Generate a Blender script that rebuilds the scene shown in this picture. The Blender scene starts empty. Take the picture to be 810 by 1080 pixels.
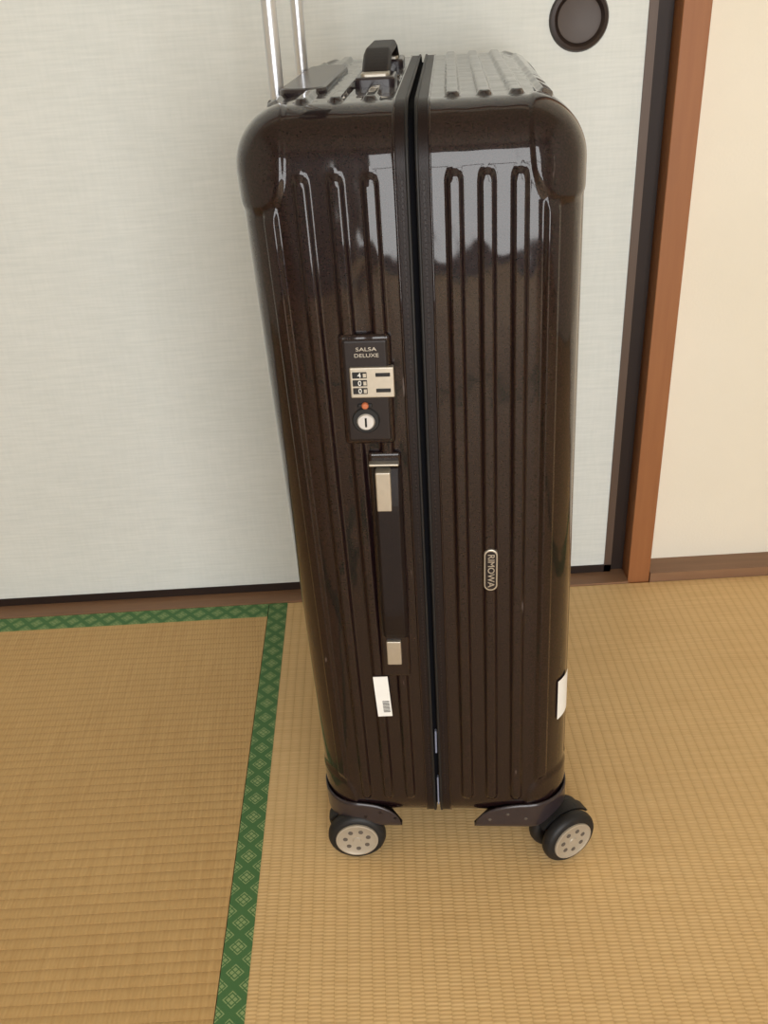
import bpy, bmesh, math
import numpy as np
from mathutils import Vector, Matrix

scene = bpy.context.scene
try:
    scene.view_settings.view_transform = 'Standard'
    scene.view_settings.look = 'None'
except Exception:
    pass

# ------------------------------------------------------------------ materials
def new_mat(name):
    m = bpy.data.materials.new(name); m.use_nodes = True
    nt = m.node_tree
    return m, nt, nt.nodes['Principled BSDF']

def setp(b, **kw):
    for k, v in kw.items():
        k = k.replace('_', ' ')
        if k in b.inputs:
            b.inputs[k].default_value = v

def noise_mat(name, c1, c2, scale=20, stretch=(1,1,1), rough=.6, metal=0, bump=0, bscale=None, coat=0, coatr=.05, spec=.5, detail=4, bdist=.001):
    m, nt, b = new_mat(name)
    tc = nt.nodes.new('ShaderNodeTexCoord')
    mp = nt.nodes.new('ShaderNodeMapping'); mp.inputs['Scale'].default_value = stretch
    n = nt.nodes.new('ShaderNodeTexNoise'); n.inputs['Scale'].default_value = scale; n.inputs['Detail'].default_value = detail
    r = nt.nodes.new('ShaderNodeMix'); r.data_type = 'RGBA'
    r.inputs[6].default_value = (*c1, 1); r.inputs[7].default_value = (*c2, 1)
    L = nt.links.new
    L(tc.outputs['Object'], mp.inputs['Vector']); L(mp.outputs[0], n.inputs['Vector'])
    L(n.outputs['Fac'], r.inputs[0]); L(r.outputs[2], b.inputs['Base Color'])
    setp(b, Roughness=rough, Metallic=metal, Coat_Weight=coat, Coat_Roughness=coatr)
    b.inputs['Specular IOR Level'].default_value = spec
    if bump:
        n2 = nt.nodes.new('ShaderNodeTexNoise'); n2.inputs['Scale'].default_value = bscale or scale
        L(mp.outputs[0], n2.inputs['Vector'])
        bp = nt.nodes.new('ShaderNodeBump'); bp.inputs['Strength'].default_value = bump; bp.inputs['Distance'].default_value = bdist
        L(n2.outputs['Fac'], bp.inputs['Height']); L(bp.outputs[0], b.inputs['Normal'])
    return m

def shell_mat():
    m, nt, b = new_mat('polycarbonate_brown'); L = nt.links.new
    tc = nt.nodes.new('ShaderNodeTexCoord')
    n = nt.nodes.new('ShaderNodeTexNoise'); n.inputs['Scale'].default_value = 650; n.inputs['Detail'].default_value = 2
    L(tc.outputs['Object'], n.inputs['Vector'])
    cr = nt.nodes.new('ShaderNodeValToRGB')
    cr.color_ramp.elements[0].position = .35; cr.color_ramp.elements[0].color = (.0035,.0016,.0020,1)
    cr.color_ramp.elements[1].position = .80; cr.color_ramp.elements[1].color = (.022,.0085,.0095,1)
    L(n.outputs['Fac'], cr.inputs[0])
    # sparse worn scuffs
    mp0 = nt.nodes.new('ShaderNodeMapping'); mp0.inputs['Scale'].default_value = (60, 60, 14); mp0.inputs['Rotation'].default_value = (0,.25,0)
    L(tc.outputs['Object'], mp0.inputs['Vector'])
    sc = nt.nodes.new('ShaderNodeTexNoise'); sc.inputs['Scale'].default_value = 1.6; sc.inputs['Detail'].default_value = 3
    L(mp0.outputs[0], sc.inputs['Vector'])
    sr = nt.nodes.new('ShaderNodeValToRGB')
    sr.color_ramp.elements[0].position = .735; sr.color_ramp.elements[0].color = (0,0,0,1)
    sr.color_ramp.elements[1].position = .77; sr.color_ramp.elements[1].color = (.5,.5,.5,1)
    L(sc.outputs['Fac'], sr.inputs[0])
    mx = nt.nodes.new('ShaderNodeMix'); mx.data_type = 'RGBA'
    L(sr.outputs[0], mx.inputs[0]); L(cr.outputs[0], mx.inputs[6]); mx.inputs[7].default_value = (.22,.18,.17,1)
    L(mx.outputs[2], b.inputs['Base Color'])
    setp(b, Roughness=.45, Coat_Weight=1.0, Coat_Roughness=.055, Coat_IOR=1.44)
    b.inputs['Specular IOR Level'].default_value = .10
    mp = nt.nodes.new('ShaderNodeMapping'); mp.inputs['Scale'].default_value = (1,1,.5)
    L(tc.outputs['Object'], mp.inputs['Vector'])
    w = nt.nodes.new('ShaderNodeTexNoise'); w.inputs['Scale'].default_value = 34; w.inputs['Detail'].default_value = 1.5
    L(mp.outputs[0], w.inputs['Vector'])
    b1 = nt.nodes.new('ShaderNodeBump'); b1.inputs['Strength'].default_value = 1; b1.inputs['Distance'].default_value = .0010
    L(w.outputs['Fac'], b1.inputs['Height'])
    b2 = nt.nodes.new('ShaderNodeBump'); b2.inputs['Strength'].default_value = .10; b2.inputs['Distance'].default_value = .0003
    L(n.outputs['Fac'], b2.inputs['Height']); L(b1.outputs[0], b2.inputs['Normal'])
    L(b2.outputs[0], b.inputs['Normal']); L(b1.outputs[0], b.inputs['Coat Normal'])
    return m

def paper_mat(name, c1, c2):
    m, nt, b = new_mat(name); L = nt.links.new
    tc = nt.nodes.new('ShaderNodeTexCoord')
    def noise(sc, st, det):
        mp = nt.nodes.new('ShaderNodeMapping'); mp.inputs['Scale'].default_value = st
        L(tc.outputs['Object'], mp.inputs['Vector'])
        n = nt.nodes.new('ShaderNodeTexNoise'); n.inputs['Scale'].default_value = sc; n.inputs['Detail'].default_value = det
        L(mp.outputs[0], n.inputs['Vector']); return n.outputs['Fac']
    a = noise(1, (22, 1, 330), 3); c = noise(1, (240, 1, 30), 2); d = noise(5, (1,1,1), 3)
    def mt(op, x, y):
        n = nt.nodes.new('ShaderNodeMath'); n.operation = op
        for i, v in enumerate((x,y)):
            if isinstance(v,(int,float)): n.inputs[i].default_value = v
            else: L(v, n.inputs[i])
        return n.outputs[0]
    f = mt('ADD', mt('MULTIPLY', a, .50), mt('ADD', mt('MULTIPLY', c, .2), mt('MULTIPLY', d, .30)))
    cr = nt.nodes.new('ShaderNodeValToRGB')
    cr.color_ramp.elements[0].position = .34; cr.color_ramp.elements[0].color = (*c1,1)
    cr.color_ramp.elements[1].position = .64; cr.color_ramp.elements[1].color = (*c2,1)
    L(f, cr.inputs[0]); L(cr.outputs[0], b.inputs['Base Color'])
    bp = nt.nodes.new('ShaderNodeBump'); bp.inputs['Strength'].default_value = .35; bp.inputs['Distance'].default_value = .0007
    L(f, bp.inputs['Height']); L(bp.outputs[0], b.inputs['Normal'])
    setp(b, Roughness=.8); b.inputs['Specular IOR Level'].default_value = .25
    return m

M = {}
M['shell'] = shell_mat()
M['rim'] = noise_mat('zip_rim', (.006,.003,.003), (.013,.007,.007), scale=500, rough=.42, bump=.4, bscale=900, bdist=.0005, spec=.25)
M['black'] = noise_mat('black_rubber', (.007,.007,.008), (.013,.013,.014), scale=80, rough=.5, spec=.35)
M['strap'] = noise_mat('handle_leather', (.007,.004,.004), (.013,.008,.008), scale=200, rough=.5, spec=.25, bump=.3, bscale=500, bdist=.0004)
M['void'] = noise_mat('void_black', (.003,.003,.004), (.005,.005,.007), scale=80, rough=.9, spec=.1)  # near-black colour standing in for shade inside the gap and key slot
M['panel'] = noise_mat('lock_panel_plastic', (.012,.008,.008), (.018,.013,.013), scale=300, rough=.38, spec=.3)
M['bracket'] = noise_mat('wheel_bracket_plastic', (.020,.014,.016), (.034,.026,.030), scale=120, rough=.3, coat=.3, spec=.35)
M['silver'] = noise_mat('champagne_metal', (.44,.41,.35), (.54,.50,.43), scale=200, rough=.4, metal=.75)
M['alu'] = noise_mat('brushed_aluminium', (.60,.62,.66), (.72,.74,.78), scale=60, stretch=(20,20,.5), rough=.35, metal=.85)
M['hub'] = noise_mat('hub_champagne', (.38,.33,.26), (.45,.40,.32), scale=100, rough=.45, metal=.3)
M['hubhole'] = noise_mat('hub_hole', (.08,.065,.05), (.11,.09,.075), scale=100, rough=.7)
M['white'] = noise_mat('label_paper', (.75,.75,.72), (.82,.82,.80), scale=100, rough=.6)
M['red'] = noise_mat('red_indicator', (.42,.12,.05), (.50,.15,.06), scale=100, rough=.4)
M['lining'] = noise_mat('lining_fabric', (.16,.17,.24), (.28,.30,.38), scale=300, rough=.8)
M['post'] = noise_mat('cedar_wood', (.25,.090,.028), (.35,.140,.048), scale=9, stretch=(14,14,.8), rough=.5, bump=.1)
M['sill'] = noise_mat('sill_wood', (.18,.095,.05), (.28,.155,.085), scale=9, stretch=(.8,14,14), rough=.5)
M['dark'] = noise_mat('black_lacquer', (.018,.010,.008), (.026,.015,.011), scale=20, rough=.5, spec=.3)
M['darkbrown'] = noise_mat('brown_lacquer', (.08,.050,.035), (.11,.07,.05), scale=20, stretch=(4,4,.5), rough=.45)
M['paper'] = paper_mat('fusuma_paper', (.645,.680,.655), (.735,.762,.735))
M['plaster'] = noise_mat('plaster', (.79,.74,.62), (.85,.80,.69), scale=6, rough=.95, bump=.25, bscale=260, spec=.2)
M['ceil'] = noise_mat('ceiling_board', (.50,.42,.30), (.58,.49,.36), scale=6, stretch=(.5,10,1), rough=.8)
M['hikite'] = noise_mat('hikite_bronze', (.025,.015,.013), (.035,.024,.02), scale=40, rough=.4, metal=.3)
M['hikite2'] = noise_mat('hikite_cup', (.065,.050,.046), (.085,.068,.062), scale=40, rough=.55)

def math_node(nt, op, a, b=None, c=None):
    n = nt.nodes.new('ShaderNodeMath'); n.operation = op
    for i, v in enumerate((a, b, c)):
        if v is None: continue
        if isinstance(v, (int, float)): n.inputs[i].default_value = v
        else: nt.links.new(v, n.inputs[i])
    return n.outputs[0]

def tatami_mat(name, along_x, ca, cb):
    m, nt, b = new_mat(name); L = nt.links.new
    tc = nt.nodes.new('ShaderNodeTexCoord'); sp = nt.nodes.new('ShaderNodeSeparateXYZ')
    L(tc.outputs['Object'], sp.inputs[0])
    al, ac = (sp.outputs['X'], sp.outputs['Y']) if along_x else (sp.outputs['Y'], sp.outputs['X'])
    P = .0125
    g = math_node(nt, 'MULTIPLY', ac, math.pi / P)
    ridge = math_node(nt, 'ABSOLUTE', math_node(nt, 'SINE', g))
    ridge = math_node(nt, 'POWER', ridge, .45)
    row = math_node(nt, 'FLOOR', math_node(nt, 'MULTIPLY', ac, 1 / P))
    ph = math_node(nt, 'MULTIPLY', row, 1.9)
    st = math_node(nt, 'SINE', math_node(nt, 'ADD', math_node(nt, 'MULTIPLY', al, 2*math.pi/.0042), ph))
    st = math_node(nt, 'MULTIPLY_ADD', st, .5, .5)
    mp = nt.nodes.new('ShaderNodeMapping'); mp.inputs['Scale'].default_value = (260, 9, 1) if along_x else (9, 260, 1)
    L(tc.outputs['Object'], mp.inputs['Vector'])
    n = nt.nodes.new('ShaderNodeTexNoise'); n.inputs['Scale'].default_value = 1; n.inputs['Detail'].default_value = 3
    L(mp.outputs[0], n.inputs['Vector'])
    n2 = nt.nodes.new('ShaderNodeTexNoise'); n2.inputs['Scale'].default_value = 3.5; n2.inputs['Detail'].default_value = 5
    L(tc.outputs['Object'], n2.inputs['Vector'])
    f = math_node(nt, 'ADD', math_node(nt, 'MULTIPLY', n.outputs['Fac'], .7), math_node(nt, 'MULTIPLY', n2.outputs['Fac'], .45))
    f = math_node(nt, 'SUBTRACT', f, .08)
    mx = nt.nodes.new('ShaderNodeMix'); mx.data_type = 'RGBA'
    mx.inputs[6].default_value = (*ca, 1); mx.inputs[7].default_value = (*cb, 1)
    L(f, mx.inputs[0])
    mx2 = nt.nodes.new('ShaderNodeMix'); mx2.data_type = 'RGBA'; mx2.blend_type = 'MULTIPLY'
    gr = math_node(nt, 'MULTIPLY_ADD', ridge, -.28, .28)
    gr = math_node(nt, 'ADD', gr, math_node(nt, 'MULTIPLY', st, .08))
    L(gr, mx2.inputs[0]); L(mx.outputs[2], mx2.inputs[6]); mx2.inputs[7].default_value = (.6, .46, .28, 1)
    L(mx2.outputs[2], b.inputs['Base Color'])
    h = math_node(nt, 'ADD', ridge, math_node(nt, 'MULTIPLY', st, .35))
    bp = nt.nodes.new('ShaderNodeBump'); bp.inputs['Strength'].default_value = .45; bp.inputs['Distance'].default_value = .0012
    L(h, bp.inputs['Height']); L(bp.outputs[0], b.inputs['Normal'])
    setp(b, Roughness=.55)
    b.inputs['Specular IOR Level'].default_value = .3
    return m
M['tatami_x'] = tatami_mat('tatami_weave_across', True, (.46,.272,.098), (.72,.49,.22))
M['tatami_y'] = tatami_mat('tatami_weave_along', False, (.60,.385,.165), (.88,.635,.325))

def border_mat(name, along_x):
    m, nt, b = new_mat(name); L = nt.links.new
    tc = nt.nodes.new('ShaderNodeTexCoord'); sp = nt.nodes.new('ShaderNodeSeparateXYZ')
    L(tc.outputs['Object'], sp.inputs[0])
    al, ac = (sp.outputs['X'], sp.outputs['Y']) if along_x else (sp.outputs['Y'], sp.outputs['X'])
    c0 = 1.2015 if along_x else -.1755
    P = .0285
    def motif(off, edge):
        u = math_node(nt, 'SUBTRACT', math_node(nt, 'FRACT', math_node(nt, 'ADD', math_node(nt, 'MULTIPLY', al, 1/P), 100+off)), .5)
        v = math_node(nt, 'MULTIPLY', math_node(nt, 'SUBTRACT', ac, c0), 1/P)
        if edge: v = math_node(nt, 'SUBTRACT', math_node(nt, 'ABSOLUTE', v), .52)
        au, av = math_node(nt, 'ABSOLUTE', u), math_node(nt, 'ABSOLUTE', v)
        d = math_node(nt, 'ADD', au, av)
        body = math_node(nt, 'LESS_THAN', d, .33)
        ring = math_node(nt, 'GREATER_THAN', math_node(nt, 'ABSOLUTE', math_node(nt, 'SUBTRACT', d, .24)), .035)
        cross = math_node(nt, 'GREATER_THAN', math_node(nt, 'ABSOLUTE', math_node(nt, 'SUBTRACT', au, av)), .025)
        return math_node(nt, 'MULTIPLY', math_node(nt, 'MULTIPLY', body, ring), cross)
    fac = math_node(nt, 'MAXIMUM', motif(0, False), motif(.5, True))
    fac = math_node(nt, 'MULTIPLY', fac, .8)
    mx = nt.nodes.new('ShaderNodeMix'); mx.data_type = 'RGBA'
    mx.inputs[6].default_value = (.066,.175,.056,1); mx.inputs[7].default_value = (.32,.42,.18,1)
    L(fac, mx.inputs[0]); L(mx.outputs[2], b.inputs['Base Color'])
    n = nt.nodes.new('ShaderNodeTexNoise'); n.inputs['Scale'].default_value = 1500
    L(tc.outputs['Object'], n.inputs['Vector'])
    bp = nt.nodes.new('ShaderNodeBump'); bp.inputs['Strength'].default_value = .3; bp.inputs['Distance'].default_value = .0005
    L(n.outputs['Fac'], bp.inputs['Height']); L(bp.outputs[0], b.inputs['Normal'])
    setp(b, Roughness=.75)
    return m
M['border_x'] = border_mat('border_cloth_x', True)
M['border_y'] = border_mat('border_cloth_y', False)

# ------------------------------------------------------------------ helpers
def link(ob, parent=None):
    scene.collection.objects.link(ob)
    if parent: ob.parent = parent
    return ob

def empty(name, loc=(0,0,0), rot=(0,0,0), parent=None):
    e = bpy.data.objects.new(name, None); e.location = loc; e.rotation_euler = rot; e.empty_display_size = .1
    return link(e, parent)

def mesh_ob(name, verts, faces, mats, parent=None, smooth=False, mids=None):
    me = bpy.data.meshes.new(name); me.from_pydata([tuple(v) for v in verts], [], [tuple(f) for f in faces])
    for m in (mats if isinstance(mats, (list, tuple)) else [mats]): me.materials.append(m)
    if mids is not None: me.polygons.foreach_set('material_index', mids)
    bm = bmesh.new(); bm.from_mesh(me); bmesh.ops.recalc_face_normals(bm, faces=bm.faces); bm.to_mesh(me); bm.free()
    if smooth: me.polygons.foreach_set('use_smooth', [True]*len(me.polygons))
    me.update()
    return link(bpy.data.objects.new(name, me), parent)

BF = [(0,1,3,2),(4,6,7,5),(0,4,5,1),(2,3,7,6),(0,2,6,4),(1,5,7,3)]
def box(name, lo, hi, mat, parent=None, bev=0, seg=3):
    v = [(x,y,z) for x in (lo[0],hi[0]) for y in (lo[1],hi[1]) for z in (lo[2],hi[2])]
    ob = mesh_ob(name, v, BF, mat, parent)
    if bev:
        md = ob.modifiers.new('bevel', 'BEVEL'); md.width = bev; md.segments = seg
        ob.data.polygons.foreach_set('use_smooth', [True]*len(ob.data.polygons))
        md.harden_normals = True
    return ob

def plate(name, axis, u0, u1, v0, v1, h0, h1, rad, mat, parent=None, edge=.0008, n=8):
    def loop(ins, h):
        r = max(rad-ins, .0002); pts=[]
        for cu, cv, a0 in ((u0+ins+r,v0+ins+r,180),(u1-ins-r,v0+ins+r,270),(u1-ins-r,v1-ins-r,0),(u0+ins+r,v1-ins-r,90)):
            for i in range(n+1):
                a = math.radians(a0+90*i/n); u=cu+r*math.cos(a); v=cv+r*math.sin(a)
                pts.append((u,h,v) if axis=='Y' else (u,v,h))
        return pts
    s = 1 if h1>h0 else -1
    L_ = [loop(0,h0), loop(0,h1-s*edge), loop(edge*.3,h1-s*edge*.3), loop(edge,h1)]
    N_ = len(L_[0]); vs=[p for l in L_ for p in l]; fs=[]
    for k in range(3):
        for i in range(N_): fs.append((k*N_+i,k*N_+(i+1)%N_,(k+1)*N_+(i+1)%N_,(k+1)*N_+i))
    fs.append(tuple(range(N_))); fs.append(tuple(range(3*N_,4*N_)))
    return mesh_ob(name, vs, fs, mat, parent)

def multibox(name, boxes, mats, parent=None):
    vs, fs, mi = [], [], []
    for lo, hi, k in boxes:
        o = len(vs)
        vs += [(x,y,z) for x in (lo[0],hi[0]) for y in (lo[1],hi[1]) for z in (lo[2],hi[2])]
        fs += [tuple(i+o for i in f) for f in BF]; mi += [k]*6
    return mesh_ob(name, vs, fs, mats, parent, mids=mi)

def lathe(name, prof, mat, parent=None, loc=(0,0,0), axis='Y', seg=40, rot=None):
    vs, fs = [], []
    n = len(prof)
    for i in range(seg):
        a = 2*math.pi*i/seg
        for r, h in prof:
            vs.append((r*math.cos(a), h, r*math.sin(a)) if axis == 'Y' else (r*math.cos(a), r*math.sin(a), h))
    for i in range(seg):
        j = (i+1) % seg
        for k in range(n-1):
            fs.append((i*n+k, j*n+k, j*n+k+1, i*n+k+1))
    ob = mesh_ob(name, vs, fs, mat, parent)
    bm = bmesh.new(); bm.from_mesh(ob.data)
    bmesh.ops.remove_doubles(bm, verts=bm.verts, dist=1e-6)
    bmesh.ops.recalc_face_normals(bm, faces=bm.faces)
    for f in bm.faces: f.smooth = True
    for e in bm.edges:
        if len(e.link_faces) == 2 and e.calc_face_angle() > math.radians(40): e.smooth = False
    bm.to_mesh(ob.data); bm.free()
    ob.location = loc
    if rot: ob.rotation_euler = rot
    return ob

def tube(name, pts, r, mat, parent=None, cyclic=False):
    cu = bpy.data.curves.new(name, 'CURVE'); cu.dimensions = '3D'; cu.bevel_depth = r; cu.bevel_resolution = 4
    s = cu.splines.new('POLY'); s.points.add(len(pts)-1)
    for i, p in enumerate(pts): s.points[i].co = (*p, 1)
    s.use_cyclic_u = cyclic; s.use_smooth = True
    cu.use_fill_caps = True
    cu.materials.append(mat)
    return link(bpy.data.objects.new(name, cu), parent)

def text(name, body, size, loc, mat, parent, rot=(math.pi/2,0,0), ext=.0002, sx=1):
    cu = bpy.data.curves.new(name, 'FONT'); cu.body = body; cu.size = size; cu.extrude = ext
    cu.align_x = 'CENTER'; cu.align_y = 'CENTER'; cu.materials.append(mat)
    ob = bpy.data.objects.new(name, cu); ob.location = loc; ob.rotation_euler = rot; ob.scale = (sx,1,1)
    return link(ob, parent)

def ss(a, b, x):
    t = np.clip((x-a)/(b-a), 0, 1); return t*t*(3-2*t)

# ------------------------------------------------------------------ room
WY = 1.25
box('floor', (-1.8,-1.6,-.12), (1.9,1.42,-.05), M['sill'])

def mat_tatami(x0, x1, y0, y1, along_x):
    bw = .029 if not along_x else .033
    if along_x:
        bx = [((x0,y0,-.05),(x1,y1,0),0), ((x0,y1-bw,-.01),(x1,y1,.0008),1), ((x0,y0,-.01),(x1,y0+bw,.0008),1)]
        mats = [M['tatami_x'], M['border_x']]
    else:
        bx = [((x0,y0,-.05),(x1,y1,0),0), ((x0,y0,-.01),(x0+bw,y1,.0008),1), ((x1-bw,y0,-.01),(x1,y1,.0008),1)]
        mats = [M['tatami_y'], M['border_y']]
    return multibox('tatami_mat', bx, mats)
mat_tatami(-1.8,-.191,.268,1.218,True)
mat_tatami(-.19,.76,-.6,1.218,False)
mat_tatami(-1.8,-.191,-.682,.267,True)
mat_tatami(-1.8,-.191,-1.6,-.683,True)
mat_tatami(-.19,1.9,-1.6,-.601,True)
mat_tatami(.761,1.9,-.6,1.218,False)

box('trim_1', (-1.8,1.219,-.05), (.381,1.30,.003), M['sill'])                 # sliding door sill
box('trim_2', (.381,1.222,-.05), (.415,1.30,2.4), M['post'], bev=.0015)        # post
box('baseboard_back', (.4155,1.219,-.05), (1.9,1.2615,.016), M['sill'])
box('wall_back', (-1.8,1.302,-.05), (1.9,1.40,2.4), M['plaster'])
box('wall_back_plaster', (.4155,1.262,.0), (1.9,1.30,2.4), M['plaster'])
box('trim_3', (-1.8,1.225,1.80), (.3805,1.30,1.90), M['post'])                 # lintel
box('trim_4', (-1.8,1.25,1.90), (.3805,1.30,2.4), M['plaster'])
box('trim_5', (.3605,1.256,.0035), (.3805,1.30,1.798), M['dark'])              # jamb

def fusuma(name, x0, x1, y0, paper):
    e = empty(name)
    y1 = y0 + .016; z0, z1 = .0035, 1.797
    box('paper_panel', (x0+.010, y0+.002, z0+.012), (x1-.010, y1-.002, z1-.015), paper, e)
    box('bottom_rail', (x0, y0, z0), (x1, y1, z0+.013), M['dark'], e)
    box('top_rail', (x0, y0, z1-.017), (x1, y1, z1), M['dark'], e)
    box('stile_left', (x0, y0, z0), (x0+.011, y1, z1), M['darkbrown'], e)
    box('stile_right', (x1-.011, y0, z0), (x1, y1, z1), M['darkbrown'], e)
    return e
d1 = fusuma('door_1', -.80, .360, WY, M['paper'])
fusuma('door_2', -1.79, -.76, WY+.020, M['paper'])
lathe('door_pull_rim', [(.0,.0),(.025,.0),(.027,-.002),(.030,-.005),(.034,-.004),(.0360,.0),(.0360,.003)], M['hikite'], d1, (.266, WY+.0015, .800))
lathe('door_pull_cup', [(.0,-.0012),(.023,-.0012),(.026,-.0025)], M['hikite2'], d1, (.266, WY+.0015, .800))

box('wall_left', (-1.9,-1.6,-.05), (-1.8,1.42,2.4), M['plaster'])
box('wall_right', (1.9,-1.6,-.05), (2.0,1.42,2.4), M['plaster'])
box('ceiling', (-1.9,-1.7,2.4), (2.0,1.42,2.5), M['ceil'])
multibox('wall_front', [((-1.8,-1.7,-.05),(-.65,-1.6,2.4),0), ((1.15,-1.7,-.05),(1.9,-1.6,2.4),0), ((-.65,-1.7,2.0),(1.15,-1.6,2.4),0)], [M['plaster']])
w = empty('window_1')
for i, (lo, hi) in enumerate([((-.65,-1.68,0),(-.60,-1.62,2.0)), ((1.10,-1.68,0),(1.15,-1.62,2.0)), ((.19,-1.68,0),(.25,-1.62,2.0)),
                              ((-.60,-1.68,0),(1.10,-1.62,.06)), ((-.60,-1.68,1.94),(1.10,-1.62,2.0)), ((-.60,-1.66,.75),(1.10,-1.64,.79))]):
    box('frame_%d' % (i+1), lo, hi, M['darkbrown'], w)
def added_curtain(name, x0, x1):  # unseen curtains added to break up the window reflections on the shell
    vs, fs = [], []; n = 90
    for i in range(n+1):
        x = x0+(x1-x0)*i/n; y = -1.56 + .022*math.sin(i*.9) + .006*math.sin(i*2.3)
        for z in (.01, 2.06): vs.append((x,y,z))
    for i in range(n): fs.append((2*i,2*i+2,2*i+3,2*i+1))
    ob = mesh_ob('panel', vs, fs, M['plaster'], None, smooth=True)
    e = empty(name); ob.parent = e
    tube('rod', [(x0-.03,-1.56,2.07),(x1+.03,-1.56,2.07)], .008, M['darkbrown'], e)
added_curtain('added_curtain', -.68, -.42)
added_curtain('added_curtain', .98, 1.20)

# ------------------------------------------------------------------ suitcase
case = empty('suitcase', (.040,.712,.0008), (0,0,math.radians(-5)))
D, zb, zt, R = .485, .048, .776, .045
WH = {-1: .1370, 1: .1285}
BOTX = {-1: .1225, 1: .1375}
def warp(sign, x, z):
    k = (zt - z)/(zt-zb)
    return sign * x * (1 + (BOTX[sign]/WH[sign]-1)*k) - .0055*(1-k)
RIM = .0130

def make_shell(sign):
    W = WH[sign]
    X = np.linspace(.0022, W, 145); Y = np.linspace(0, D, 170); Z = np.linspace(zb, zt, 250)
    V, F, off = [], [], 0
    def grid(A, B, fn):
        nonlocal off
        a, b = np.meshgrid(A, B, indexing='ij')
        V.append(fn(a.ravel(), b.ravel()))
        na, nb = len(A), len(B)
        i = np.arange(na*nb).reshape(na, nb) + off
        F.append(np.stack([i[:-1,:-1], i[1:,:-1], i[1:,1:], i[:-1,1:]], -1).reshape(-1,4))
        off += na*nb
    c = lambda v, a: np.full_like(a, v)
    grid(X, Z, lambda a,b: np.stack([a, c(0,a), b], -1))
    grid(X, Z, lambda a,b: np.stack([a, c(D,a), b], -1))
    grid(X, Y, lambda a,b: np.stack([a, b, c(zb,a)], -1))
    grid(X, Y, lambda a,b: np.stack([a, b, c(zt,a)], -1))
    grid(Y, Z, lambda a,b: np.stack([c(W,a), a, b], -1))
    P = np.concatenate(V); F_ = np.concatenate(F)
    lo = np.array([-1, R, zb+R]); hi = np.array([W-R, D-R, zt-R])
    C = np.clip(P, lo, hi); d = P - C
    n = d/np.linalg.norm(d, axis=1, keepdims=True)
    Q = C + R*n
    x, y, z = Q.T; nx = n[:,0]
    dx = W-x; dy = np.minimum(y, D-y); dz = np.minimum(zt-z, z-zb)
    cap = ((dx/.042)**4 + (np.maximum(dy,0)/.070)**4 + (np.maximum(dz,0)/.070)**4)**.25
    cm = ss(1.06, .95, cap)
    dm = np.maximum(dy, dz)
    wl = ss(.95, .75, nx)
    h = np.zeros_like(x)
    sp = (W-.020-RIM)/4
    for i in range(4):
        c0 = RIM + sp*(.72+i)
        ax = np.abs(x-c0)
        endd = .050 - dm
        ra = np.sqrt(ax**2 + np.maximum(endd,0)**2)
        h += .0037*ss(.0068, .0032, ra)*(1-ss(1.12,1.0,cap))*wl
    wo = ss(.93, .99, nx); m2 = ss(.045,.055, dz)
    for c0 in np.arange(.065, D-.06, .0296):
        h += .0034*ss(.0070, .0028, np.abs(y-c0))*m2*wo
    h += .0018*cm
    h += .0008*ss(RIM+.0006, RIM-.0006, x)
    Q = Q + n*h[:,None]
    x, y, z = Q.T
    xc = x.copy()
    Q = np.stack([warp(sign, x, z), y, z], -1)
    me = bpy.data.meshes.new('shell')
    me.from_pydata(Q.tolist(), [], F_.tolist())
    me.materials.append(M['shell']); me.materials.append(M['rim'])
    mi = (xc[F_].mean(1) < RIM).astype(int)
    me.polygons.foreach_set('material_index', mi.tolist())
    bm = bmesh.new(); bm.from_mesh(me)
    bmesh.ops.remove_doubles(bm, verts=bm.verts, dist=1e-5)
    bmesh.ops.recalc_face_normals(bm, faces=bm.faces)
    for f in bm.faces: f.smooth = True
    bm.to_mesh(me); bm.free()
    return link(bpy.data.objects.new('shell_left' if sign < 0 else 'shell_right', me), case)
make_shell(-1); make_shell(1)

def loop_yz(inset, r, n=10):
    pts = []
    y0,y1,z0,z1 = inset, D-inset, zb+inset, zt-inset
    for cy, cz, a0 in ((y0+r,z0+r,180),(y1-r,z0+r,270),(y1-r,z1-r,0),(y0+r,z1-r,90)):
        for i in range(n+1):
            a = math.radians(a0 + 90*i/n)
            pts.append((cy+r*math.cos(a), cz+r*math.sin(a)))
    return pts
lp = loop_yz(.006, .040)
vs, fs = [], []
for s in (-1, 1):
    vs += [(warp(s,.008,p[1]), p[0], p[1]) for p in lp]
N = len(lp)
for i in range(N): fs.append((i, (i+1)%N, N+(i+1)%N, N+i))
fs.append(tuple(range(N))); fs.append(tuple(range(N, 2*N)))
mesh_ob('gap_filler', vs, fs, M['void'], case)  # filler body between the halves; the gap's darkness is put into its colour
for s in (-1, 1):
    lp2 = loop_yz(-.0008, .046)
    tube('zip_coil_%s' % ('left' if s<0 else 'right'), [(warp(s,.0036,p[1]), p[0], p[1]) for p in lp2], .0014, M['black'], case, True)
    tube('rim_piping_%s' % ('left' if s<0 else 'right'), [(warp(s,RIM,p[1]), p[0], p[1]) for p in lp2], .0010, M['shell'], case, True)
    vs, fs = [], []
    z = zb+.05
    while z < zt-.05:
        o = len(vs); x0 = warp(s, .0080, z)
        vs += [(a,b,c) for a in (x0-.0006,x0+.0006) for b in (-.0014,-.0004) for c in (z, z+.0028)]
        fs += [tuple(i+o for i in f) for f in BF]
        z += .0042
    mesh_ob('stitching_%s' % ('left' if s<0 else 'right'), vs, fs, M['panel'], case)
box('exposed_lining_upper', (-.0014,.001,.155), (.0006,.006,.185), M['lining'], case, bev=.0008)
box('exposed_lining_lower', (-.0004,.001,.080), (.0014,.006,.120), M['lining'], case, bev=.0008)

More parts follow.
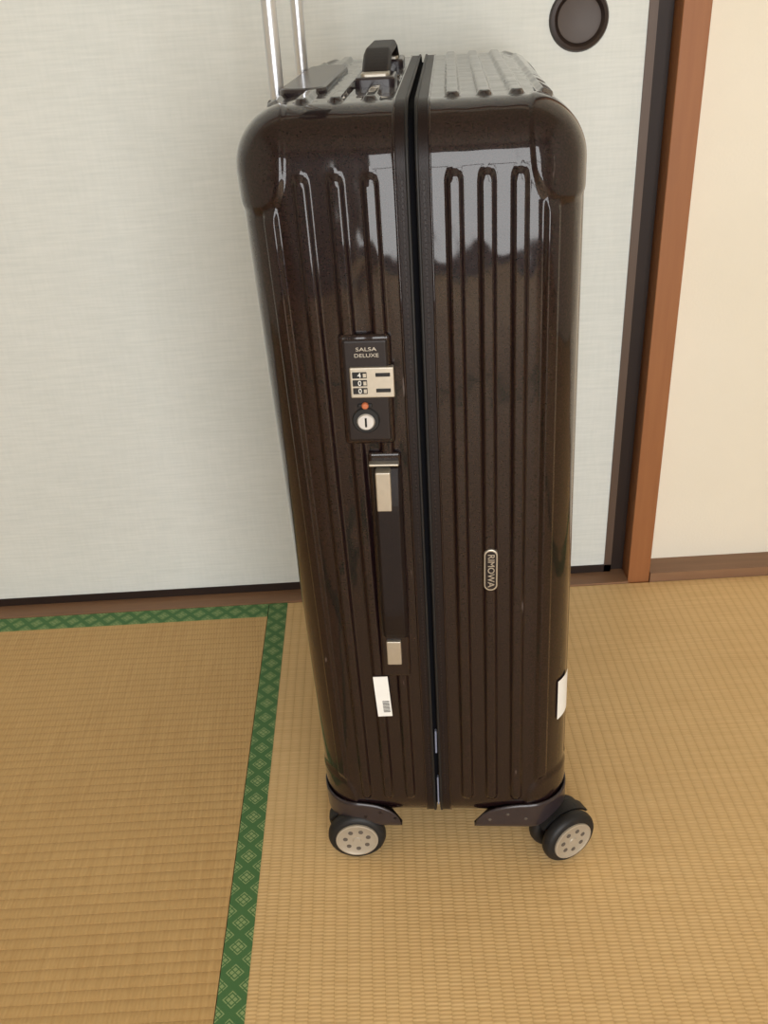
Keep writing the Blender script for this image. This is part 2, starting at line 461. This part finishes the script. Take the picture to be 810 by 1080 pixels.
def bracket(sign, back, name):
    W = WH[sign]; r = .040; rb = .012; off = .0026
    path = []
    S = .092
    for i in range(24):
        x = W - S + (S - r)*i/24; path.append((x, 0, 0, -1))
    for i in range(17):
        a = math.radians(90*i/16)
        path.append((W-r+r*math.sin(a), r-r*math.cos(a), math.sin(a), -math.cos(a)))
    for i in range(1, 25):
        y = r + (S-r)*i/24; path.append((W, y, 1, 0))
    rows = 12; vs, fs = [], []
    z0 = zb - .004
    for (x,y,a,b) in path:
        d = max(W-x, y, .012)
        zm = z0 + .004 + .037*math.sqrt(max(0, 1-(d/S)**4))
        for j in range(rows+1):
            t = (j/rows)**1.5
            z = z0 + t*(zm-z0)
            ins = 0
            if z - z0 < rb: q = rb-(z-z0); ins = rb - math.sqrt(max(0, rb*rb-q*q))
            o = off - ins
            vs.append((x + a*o, y + b*o, z))
    n = rows+1
    for i in range(len(path)-1):
        for j in range(rows):
            fs.append((i*n+j,(i+1)*n+j,(i+1)*n+j+1,i*n+j+1))
    o = len(vs); vs.append((W-S*.6, S*.6, z0))
    for i in range(len(path)-1): fs.append((i*n,(i+1)*n,o))
    out = [(warp(sign,x,z), (D-y) if back else y, z) for x,y,z in vs]
    ob = mesh_ob(name, out, fs, M['bracket'], case, smooth=True)
    md = ob.modifiers.new('solid','SOLIDIFY'); md.thickness = .002; md.offset = -1
    return ob
for s, nm in ((-1,'left'),(1,'right')):
    for bk in (False, True):
        bracket(s, bk, 'wheel_bracket_%s_%s' % (nm, 'back' if bk else 'front'))
for s in (-1,1):
    for rx, rz in ((.088,.064),(.070,.070),(.052,.062)):
        lathe('rivet', [(0,-.0012),(.002,-.001),(.0028,0),(.0028,.001)], M['panel'] if s<0 else M['hubhole'], case, (warp(s,rx,rz), -.0026, rz), seg=16).scale=(.7,.7,.7)

def caster(name, lx, ly, ang):
    e = empty(name, (lx, ly, 0), (0,0,math.radians(ang)), case)
    r = .0320
    for k, (y0, y1) in enumerate(((-.004,.012),(.021,.037))):
        ym = (y0+y1)/2; hw = (y1-y0)/2
        prof = [(.019,-hw+.0005),(.0235,-hw),(.0280,-hw+.0005),(.0308,-hw+.003),(r,-hw+.006),(r,hw-.006),(.0308,hw-.003),(.0280,hw-.0005),(.0235,hw),(.019,hw-.0005)]
        lathe('tire_%d'%(k+1), prof, M['black'], e, (0,ym,r), seg=48)
        yo = y0 if k==0 else y1
        s = 1 if k==0 else -1
        hp = [(0,-.0022*s),(.004,-.0022*s),(.0048,-.0012*s),(.0195,-.0010*s),(.0215,-.0022*s),(.0232,-.0018*s),(.0236,.002*s),(.0236,.012*s)]
        lathe('hub_%d'%(k+1), hp, M['hub'], e, (0,yo,r), seg=48)
        for q in range(7):
            a = 2*math.pi*q/7+.3
            lathe('hub_hole', [(0,-.0003*s),(.0026,-.0003*s),(.0029,.001*s)], M['hubhole'], e, (.0130*math.cos(a), yo-.0012*s, r+.0130*math.sin(a)), seg=14)
    lathe('axle', [(0,0),(.004,0),(.004,.028),(0,.028)], M['black'], e, (0,.003,r), seg=16)
    vs, fs = [], []
    ns = 18
    for i in range(ns+1):
        a = math.radians(35 + 110*i/ns)
        for rr in (.0335,.0360):
            for yy in (.010,.024):
                vs.append((rr*math.cos(a), yy, r+rr*math.sin(a)*.86))
    for i in range(ns):
        b = i*4
        for p, q in ((0,1),(1,3),(3,2),(2,0)): fs.append((b+p,b+q,b+4+q,b+4+p))
    fs += [(0,1,3,2),(ns*4,ns*4+1,ns*4+3,ns*4+2)]
    mesh_ob('fender', vs, fs, M['black'], e)
    box('fork', (-.010,.0135,.014), (.010,.0195,.052), M['black'], e, bev=.003)
    lathe('swivel', [(0,.044),(.014,.044),(.016,.048),(.016,.060),(0,.060)], M['black'], e, (0,.0165,0), axis='Z', seg=28)
    return e
caster('caster_front_left', -.0905, -.002, 4)
caster('caster_front_right', .1430, .000, 30)
caster('caster_back_left', -.088, D-.040, 20)
caster('caster_back_right', .098, D-.040, -10)

# lock
box('lock_surround', (-.0690,-.0058,.5150), (-.0265,.003,.6120), M['shell'], case, bev=.004, seg=4)
box('lock_panel', (-.0662,-.0070,.5185), (-.0290,.003,.6085), M['panel'], case, bev=.003, seg=4)
box('lock_plate', (-.0610,-.0092,.5590), (-.0250,-.003,.5855), M['silver'], case, bev=.0012)
for i, dgt in enumerate('400'):
    z = .5790 - i*.0068
    box('dial_window_%d'%(i+1), (-.0588,-.0096,z-.0027), (-.0470,-.0085,z+.0027), M['black'], case, bev=.0004)
    text('dial_digit_%d'%(i+1), dgt, .0060, (-.0530,-.0099,z), M['white'], case)
    box('dial_tab_%d'%(i+1), (-.0500,-.0100,z-.0016), (-.0475,-.0090,z+.0016), M['silver'], case)
for i, z in enumerate((.5790,.5655)):
    box('puller_slot_%d'%(i+1), (-.0400,-.0096,z-.0017), (-.0280,-.0085,z+.0017), M['black'], case, bev=.0006)
text('lock_label_1', 'SALSA', .0044, (-.0465,-.0072,.6000), M['silver'], case, sx=1.4, ext=.00005)
text('lock_label_2', 'DELUXE', .0044, (-.0465,-.0072,.5948), M['silver'], case, sx=1.25, ext=.00005)
lathe('key_surround', [(0,-.0015),(.0105,-.0015),(.0118,0),(.0118,.002)], M['black'], case, (-.0500,-.0068,.5385), seg=32)
lathe('key_cylinder', [(0,-.0025),(.0064,-.0025),(.0074,-.0015),(.0074,.002)], M['alu'], case, (-.0500,-.0075,.5375), seg=32)
box('key_slot', (-.0508,-.0104,.5335), (-.0492,-.0098,.5415), M['void'], case)
box('lock_indicator', (-.0560,-.0086,.5500), (-.0440,-.006,.5535), M['black'], case, bev=.001)
lathe('lock_indicator_lamp', [(0,-.0012),(.0022,-.0010),(.0030,0),(.0030,.001)], M['red'], case, (-.0500,-.0086,.5518), seg=20)

def strap(name, x0, x1, z0, z1, ybase, rise, th, mat, n=28):
    vs, fs = [], []
    for i in range(n+1):
        t = i/n; z = z0+(z1-z0)*t
        k = min(1, max(0,math.sin(math.pi*t))*1.8)**.7
        y = ybase - rise*k
        for xx, yy in ((x0,y),(x0+.003,y-th),(x1-.003,y-th),(x1,y)):
            vs.append((xx,yy,z))
    for i in range(n):
        b=i*4
        for p in range(4):
            q=(p+1)%4; fs.append((b+p,b+q,b+4+q,b+4+p))
    fs += [(0,1,2,3),(n*4,n*4+1,n*4+2,n*4+3)]
    ob = mesh_ob(name, vs, fs, mat, case)
    md = ob.modifiers.new('b','BEVEL'); md.width=.0008; md.segments=2; md.limit_method='ANGLE'
    return ob
box('handle_backing', (-.0510,-.0046,.262), (-.0225,.002,.507), M['shell'], case, bev=.004, seg=3)
strap('side_handle_grip', -.0470, -.0225, .312, .494, -.004, .009, .004, M['strap'])
box('handle_clip_upper', (-.0445,-.0172,.4560), (-.0315,-.0060,.4940), M['silver'], case, bev=.0012)
box('handle_clip_bridge', (-.0500,-.0110,.4965), (-.0245,-.003,.4990), M['silver'], case, bev=.001)
box('handle_clip_lower', (-.0445,-.0085,.2800), (-.0305,-.003,.3080), M['silver'], case, bev=.0012)

st = box('luggage_sticker', (-.0072,-.0003,-.0255), (.0072,.0002,.0255), M['white'], case); st.location = (-.0515,-.0048,.2370); st.rotation_euler=(0,math.radians(-3),0)
for i in range(9):
    b_ = box('sticker_bar_%d'%(i+1), (-.001,-.0005,-.026+.006+i*.0017), (.0058,-.00025,-.026+.0068+i*.0017), M['panel'], case)
    b_.location = st.location; b_.rotation_euler = st.rotation_euler
vs, fs = [], []
for i in range(9):
    a = math.radians(48 + 30*i/8)
    for z in (.190,.240):
        rr = R + .0014
        x = WH[1]-R + rr*math.sin(a); y = R - rr*math.cos(a)
        vs.append((warp(1,x,z), y, z))
for i in range(8): fs.append((2*i,2*i+2,2*i+3,2*i+1))
mesh_ob('edge_sticker', vs, fs, M['white'], case, smooth=True)

plate('badge_plate', 'Y', .0478, .0602, .3640, .4085, .001, -.0052, .006, M['silver'], case)
plate('badge_inlay', 'Y', .0491, .0589, .3658, .4067, .0, -.0055, .0048, M['panel'], case, edge=.0003)
text('badge_text', 'RIMOWA', .0086, (.0540,-.0057,.3862), M['silver'], case, rot=(math.pi/2, math.radians(90), 0))

def top_strap():
    vs, fs = [], []; n=36; y0,y1=.160,.350
    for i in range(n+1):
        t=i/n; y=y0+(y1-y0)*t
        k=min(1, max(0,math.sin(math.pi*t))*1.5)**.8
        z=zt+.001+.019*k
        hw=.0130
        for xx,zz in ((-hw,z),(-hw+.003,z+.006),(hw-.003,z+.006),(hw,z)):
            vs.append((-.040+xx,y,zz))
    for i in range(n):
        b=i*4
        for p in range(4):
            q=(p+1)%4; fs.append((b+p,b+q,b+4+q,b+4+p))
    fs += [(0,1,2,3),(n*4,n*4+1,n*4+2,n*4+3)]
    ob=mesh_ob('carry_handle', vs, fs, M['strap'], case)
    md=ob.modifiers.new('b','BEVEL'); md.width=.0012; md.segments=2; md.limit_method='ANGLE'
top_strap()
for nm, y0, y1 in (('front',.143,.195),('back',.316,.372)):
    plate('carry_handle_mount_'+nm, 'Z', -.0570,-.0230, y0, y1, .770, .7835, .006, M['bracket'], case, edge=.002)
    plate('carry_handle_bracket_'+nm, 'Z', -.0520,-.0280, y0+.006, y1-.014, .776, .7860, .004, M['silver'], case, edge=.001)
# telescopic handle
plate('telescopic_housing', 'Z', -.118, -.078, .110, .330, .740, .7805, .018, M['bracket'], case, edge=.003)
for nm, yy in (('front',.140),('back',.300)):
    lathe('telescopic_collar_'+nm, [(0,.735),(.0090,.735),(.0090,.768),(.0078,.770),(0,.770)], M['bracket'], case, (-.1225,yy,0), axis='Z', seg=28)
    tube('telescopic_tube_'+nm, [(-.1225,yy,.70),(-.1225,yy,1.08)], .0062, M['alu'], case)
box('telescopic_grip', (-.136,.110,1.075), (-.109,.330,1.105), M['black'], case, bev=.008, seg=4)

# ------------------------------------------------------------------ lights
def area(name, loc, rot, sx, sy, power, col):
    l = bpy.data.lights.new(name, 'AREA'); l.shape='RECTANGLE'; l.size=sx; l.size_y=sy; l.energy=power; l.color=col
    o = bpy.data.objects.new(name, l); o.location=loc; o.rotation_euler=rot; return link(o)
area('window_daylight', (.25,-1.72,1.0), (math.radians(90),0,0), 1.75, 1.95, 77, (1,.985,.955))

wd = bpy.data.worlds.new('sky'); scene.world = wd; wd.use_nodes=True
bg = wd.node_tree.nodes['Background']; bg.inputs[0].default_value=(.75,.85,1,1); bg.inputs[1].default_value=1.0

# ------------------------------------------------------------------ camera
th = math.radians(30.0); rl = math.radians(3.3)
cam = bpy.data.cameras.new('camera'); co = bpy.data.objects.new('camera', cam); link(co)
Rv = Vector((1,0,0)); U = Vector((0,math.sin(th),math.cos(th))); Fw = Vector((0,math.cos(th),-math.sin(th)))
Xc = Rv*math.cos(rl) - U*math.sin(rl); Yc = Rv*math.sin(rl) + U*math.cos(rl); Zc = -Fw
m = Matrix(((Xc.x,Yc.x,Zc.x,0),(Xc.y,Yc.y,Zc.y,0),(Xc.z,Yc.z,Zc.z,.86),(0,0,0,1)))
co.matrix_world = m
cam.sensor_fit='VERTICAL'; cam.sensor_height=36; cam.lens=985/1080*36; cam.clip_start=.01
scene.camera = co
